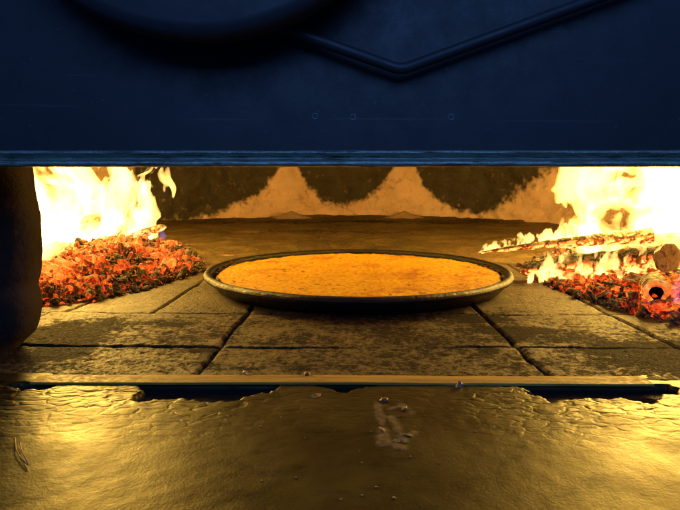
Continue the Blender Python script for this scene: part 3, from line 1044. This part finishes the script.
def flame_field(lo, hi, stp, sources, seed, freq=15.0, amp=.62, thr=.12, warp=1.0, rise=.42, cap=.30, ysc=1.0, thr_fn=None, ht=None):
    ax = [np.arange(l, h + 1e-6, d) for l, h, d in zip(lo, hi, stp)]
    X, Y, Z = np.meshgrid(*ax, indexing='ij')
    def wn(f, sd):
        return vnoise3(X * f, Y * f * ysc, Z * f * .7, sd) - .5
    w1, w2 = .095 * warp * 15 / freq, .034 * warp * 15 / freq
    f1, f2 = 6.0 * freq / 15, 17.0 * freq / 15
    Xw = X + w1 * wn(f1, seed) + w2 * wn(f2, seed + 1)
    Yw = Y + w1 * wn(f1, seed + 2)
    Zw = Z + w1 * wn(f1, seed + 3) + w2 * wn(f2, seed + 4)
    Yn = Yw * ysc
    fb = vnoise3(Xw * freq, Yn * freq, Zw * freq * rise, seed + 5) + .55 * vnoise3(Xw * freq * 2.2, Yn * freq * 2.2, Zw * freq * 2.2 * rise, seed + 6) + .28 * vnoise3(Xw * freq * 5, Yn * freq * 5, Zw * freq * 4 * rise, seed + 7)
    fb = (fb / 1.83 - .5) * 2
    E = np.full(X.shape, -2.0)
    for (b, w_, h_) in sources:
        t_ = (Zw - b[2]) / h_
        tc = np.clip(t_, 0, 1)
        r2 = ((Xw - b[0]) ** 2 + .7 * (Yw - b[1]) ** 2) / (w_ * (1.12 - .72 * tc)) ** 2
        e = 1 - r2 - .30 * tc ** 2 - np.where(t_ < 0, (t_ * h_ / (w_ * .6)) ** 2, 0) - np.where(t_ > 1, (t_ - 1) * 5, 0)
        E = np.maximum(E, e)
    tt = np.clip((Z - lo[2]) / (ht or (hi[2] - lo[2])), 0, 1)
    phi = np.minimum(E, cap) + amp * fb * (1.0 + .5 * tt) * 3.0 - thr
    if thr_fn is not None:
        phi = phi - thr_fn(X, Y, Z)
    return phi

def flame_body(parent, lo, hi, stp, sources, seed, mat, name="flame", **kw):
    phi = flame_field(lo, hi, stp, sources, seed, **kw)
    V, Q = surface_nets(phi, lo, stp)
    me = bpy.data.meshes.new(name)
    me.vertices.add(len(V))
    me.vertices.foreach_set("co", V.astype(np.float32).ravel())
    me.loops.add(Q.size)
    me.loops.foreach_set("vertex_index", Q.ravel().astype(np.int32))
    me.polygons.add(len(Q))
    me.polygons.foreach_set("loop_start", (np.arange(len(Q)) * 4).astype(np.int32))
    me.update(calc_edges=True)
    me.validate()
    return link_mesh(name, me, M[mat], parent, True)

def srcs(rows):
    return [(at_y(px, py, y), w_, h_) for (px, py, y, w_, h_) in rows]

fireL = tag(empty("log_fire", (0, 0, 0)), "white-hot fire roaring on the coal heap beside the dark stone jamb", "fire")
fireR = tag(empty("log_fire", (0, 0, 0)), "white-hot fire burning over the thick log and hollow log", "fire")

flame_body(fireL, (-.95, .80, .0), (-.36, 1.24, .30), (.0030, .007, .0036), srcs([
    (41, 282, .85, .026, .13), (60, 276, .91, .026, .13), (84, 268, .97, .026, .14), (108, 258, 1.02, .024, .14),
    (38, 286, .93, .030, .20), (60, 276, .99, .030, .22), (82, 264, 1.04, .032, .24), (46, 266, 1.08, .05, .33), (72, 254, 1.12, .05, .34), (26, 264, 1.14, .05, .36), (94, 250, 1.12, .034, .27)]),
    18, 'flame', freq=32, ysc=.15, rise=.3, thr=.10, warp=2.2, amp=.8, ht=.24,
    thr_fn=lambda X, Y, Z: .45 * sstep(-.60, -.46, X * 1.12 / Y) - .35 * sstep(-.50, -.64, X * 1.12 / Y) - .3 * sstep(.12, .05, Z))
flame_body(fireL, (-.56, 1.02, .02), (-.30, 1.22, .30), (.0022, .005, .0028), srcs([
    (102, 252, 1.11, .032, .27), (115, 246, 1.12, .034, .29), (128, 243, 1.13, .034, .30), (141, 240, 1.14, .034, .29), (154, 237, 1.14, .030, .28), (164, 234, 1.14, .022, .22)]),
    26, 'flame_tongue', freq=48, ysc=.2, rise=.24, thr=.2, warp=2.4, amp=.8, ht=.22,
    thr_fn=lambda X, Y, Z: .25 * sstep(-.50, -.38, X * 1.12 / Y) - .25 * sstep(.15, .07, Z))
flame_body(fireR, (.36, .90, .0), (.98, 1.24, .30), (.0028, .006, .0034), srcs([
    (604, 249, 1.06, .036, .29), (624, 248, 1.07, .040, .30), (648, 248, 1.07, .042, .31), (670, 246, 1.06, .045, .31), (692, 246, 1.08, .055, .34), (586, 247, 1.09, .034, .30), (594, 243, 1.11, .036, .31),
    (614, 242, 1.12, .044, .32), (650, 240, 1.12, .05, .34), (572, 244, 1.12, .026, .28), (560, 245, 1.12, .014, .08), (564, 205, 1.12, .03, .2), (720, 242, 1.14, .06, .34)]),
    77, 'flame', freq=44, ysc=.15, rise=.24, thr=.08, warp=2.4, amp=.75, ht=.24,
    thr_fn=lambda X, Y, Z: .30 * sstep(.64, .46, X * 1.08 / Y) - .15 * sstep(.64, .72, X * 1.08 / Y) - .40 * sstep(.12, .05, Z))
# low fire along the thin stick, round the thick log and beneath it
st = [(480 + 120 * f, 251.0 - 9.5 * f, 1.120 - .065 * f, .0050 + .006 * f, .014 + .026 * f) for f in np.linspace(.0, 1, 70)]
flame_body(fireR, (.27, .98, .008), (.55, 1.16, .12), (.0014, .0022, .0014), srcs(st), 61, 'flame_hot', freq=95, thr=.26, warp=.9, rise=.5)
st = [(526 + 122 * f, 279.5 - 2.0 * f, .872 - .070 * f, .0070, .015) for f in np.linspace(0, 1, 60)]
st += [(540 + 105 * f, 270 - 5 * f, .868 - .062 * f, .0042, .024) for f in np.linspace(0, 1, 50)]
flame_body(fireR, (.30, .74, .0), (.58, 1.00, .10), (.0015, .0022, .0015), srcs(st), 83, 'flame_hot', freq=100, thr=.34, warp=1.2, rise=.42)
for base in ((66, 301, .80, .012, .032),):
    flame_body(fireL, (-.46, .74, .0), (-.36, .86, .06), (.0013, .0016, .0013), srcs([base]), 5, 'flame_thin', freq=40, amp=.35, thr=.15, rise=.6)
flame_body(fireL, (-.46, 1.05, .02), (-.32, 1.2, .14), (.0016, .0022, .0016), srcs([(165, 232, 1.11, .010, .030), (155, 236, 1.11, .014, .045), (145, 239, 1.10, .016, .05), (134, 240, 1.10, .014, .04)]), 29, 'flame_blue', freq=45, amp=.35, thr=.15, rise=.6, name="blue_flame")
flame_body(fireR, (.38, .60, .0), (.46, .72, .10), (.0013, .0016, .0013), srcs([(673, 309, .655, .007, .03), (676, 300, .665, .008, .04), (659, 310, .645, .006, .012), (648, 309, .648, .005, .010)]), 37, 'flame_blue', freq=70, amp=.35, thr=.15, rise=.5, name="blue_flame")

# ------------------------------------------------------------------ ash mounds at the foot of the back wall
for px, py, lab in [(291, 213.5, "small pointed ash mound at the back wall, nearer the dark stone jamb"), (404, 213.5, "small pointed ash mound at the back wall, nearer the burning logs")]:
    p = at_z(px, py)
    nA, nR = 40, 16
    A1, R1 = np.meshgrid(np.linspace(0, 2 * np.pi, nA, endpoint=False), np.linspace(.001, 1, nR))
    Zm = .036 * (1 - R1) ** 1.15 - .004 * R1 + (fbm(np.cos(A1) * R1 * 4 + 5, np.sin(A1) * R1 * 4 + 5, 7, 4) - .5) * .012 * (1 - R1)
    yy = min(p.y, 2.72)
    o = grid_mesh("ash_mound", .12 * R1 * np.cos(A1), .07 * R1 * np.sin(A1), Zm, M['ash'], cyclic=True)
    o.location = (p.x * yy / p.y, yy, .002)
    tag(o, lab, "ash mound")

# ------------------------------------------------------------------ crumbs and bits on the ledge
def crumb(px, py, z, size, mat, label, seed, group=None, squash=(1, 1, .6), name="crumb"):
    bm = bmesh.new()
    bmesh.ops.create_icosphere(bm, subdivisions=2, radius=1.0)
    o_ = Vector((seed * 3.3, seed * 1.7, 0))
    for v in bm.verts:
        v.co *= 1 + .55 * mnoise.noise(v.co * 1.4 + o_)
        v.co = Vector((v.co.x * squash[0], v.co.y * squash[1], v.co.z * squash[2])) * size
    ob = from_bm(name, bm, M[mat], None, seed % 2 == 0)
    p = at_z(px, py, z)
    ob.location = (p.x, p.y, z + size * .35)
    ob.rotation_euler = (random.uniform(-.3, .3), random.uniform(-.3, .3), random.uniform(0, 6))
    tag(ob, label, "crumb", group)
    return ob
crumb(246, 374, .001, .0030, 'pale_crumb', "pale pink chip on the brick edge behind the metal strip", 1)
crumb(307, 375, .001, .0028, 'reddish_crumb', "small reddish chip on the brick edge behind the metal strip", 2, squash=(1.4, 1, .7))
crumb(459, 388, -.0012, .0032, 'pale_crumb', "white pointed chip on the ledge touching the metal strip", 3, squash=(.8, .8, 1.3))
crumb(384, 401, -.0014, .0026, 'reddish_crumb', "reddish flake above the scraped pale patch on the ledge", 4, squash=(1.3, 1, .6))
crumb(317, 398, -.0025, .0030, 'tan_crumb', "flat tan flake in the dark recess in front of the strip", 5, squash=(1.8, 1, .4))
for i, (px, py, s) in enumerate([(404, 409, .0022), (383, 431, .0024), (408, 436, .0020), (396, 442, .0020)]):
    crumb(px, py, -.0014, s, 'tan_crumb', "flake of the scraped pale patch in the middle of the ledge", 10 + i, "flakes of the scraped patch on the ledge", (1.0, 1.6, .22), "plaster_flake")
rg = random.Random(12)
for i in range(26):
    crumb(rg.uniform(255, 480), rg.uniform(392, 500), -.0012, rg.uniform(.0004, .0009), rg.choice(['pale_crumb', 'tan_crumb']), "tiny pale crumb on the dark greasy middle of the ledge", 40 + i, "tiny crumbs scattered on the ledge")
for k, (pp, lab) in enumerate([([(15, 438), (16, 450), (21, 458), (28, 465)], "longer curved strand of straw near the dark end of the ledge"), ([(20, 443), (22, 452), (26, 459), (28, 464)], "shorter curved strand of straw beside the longer strand on the ledge")]):
    bm = bmesh.new()
    tube(bm, [at_z(a, b, .0004) for a, b in pp], .00035, 8)
    o = from_bm("straw_strand", bm, M['straw'])
    tag(o, lab, "straw")
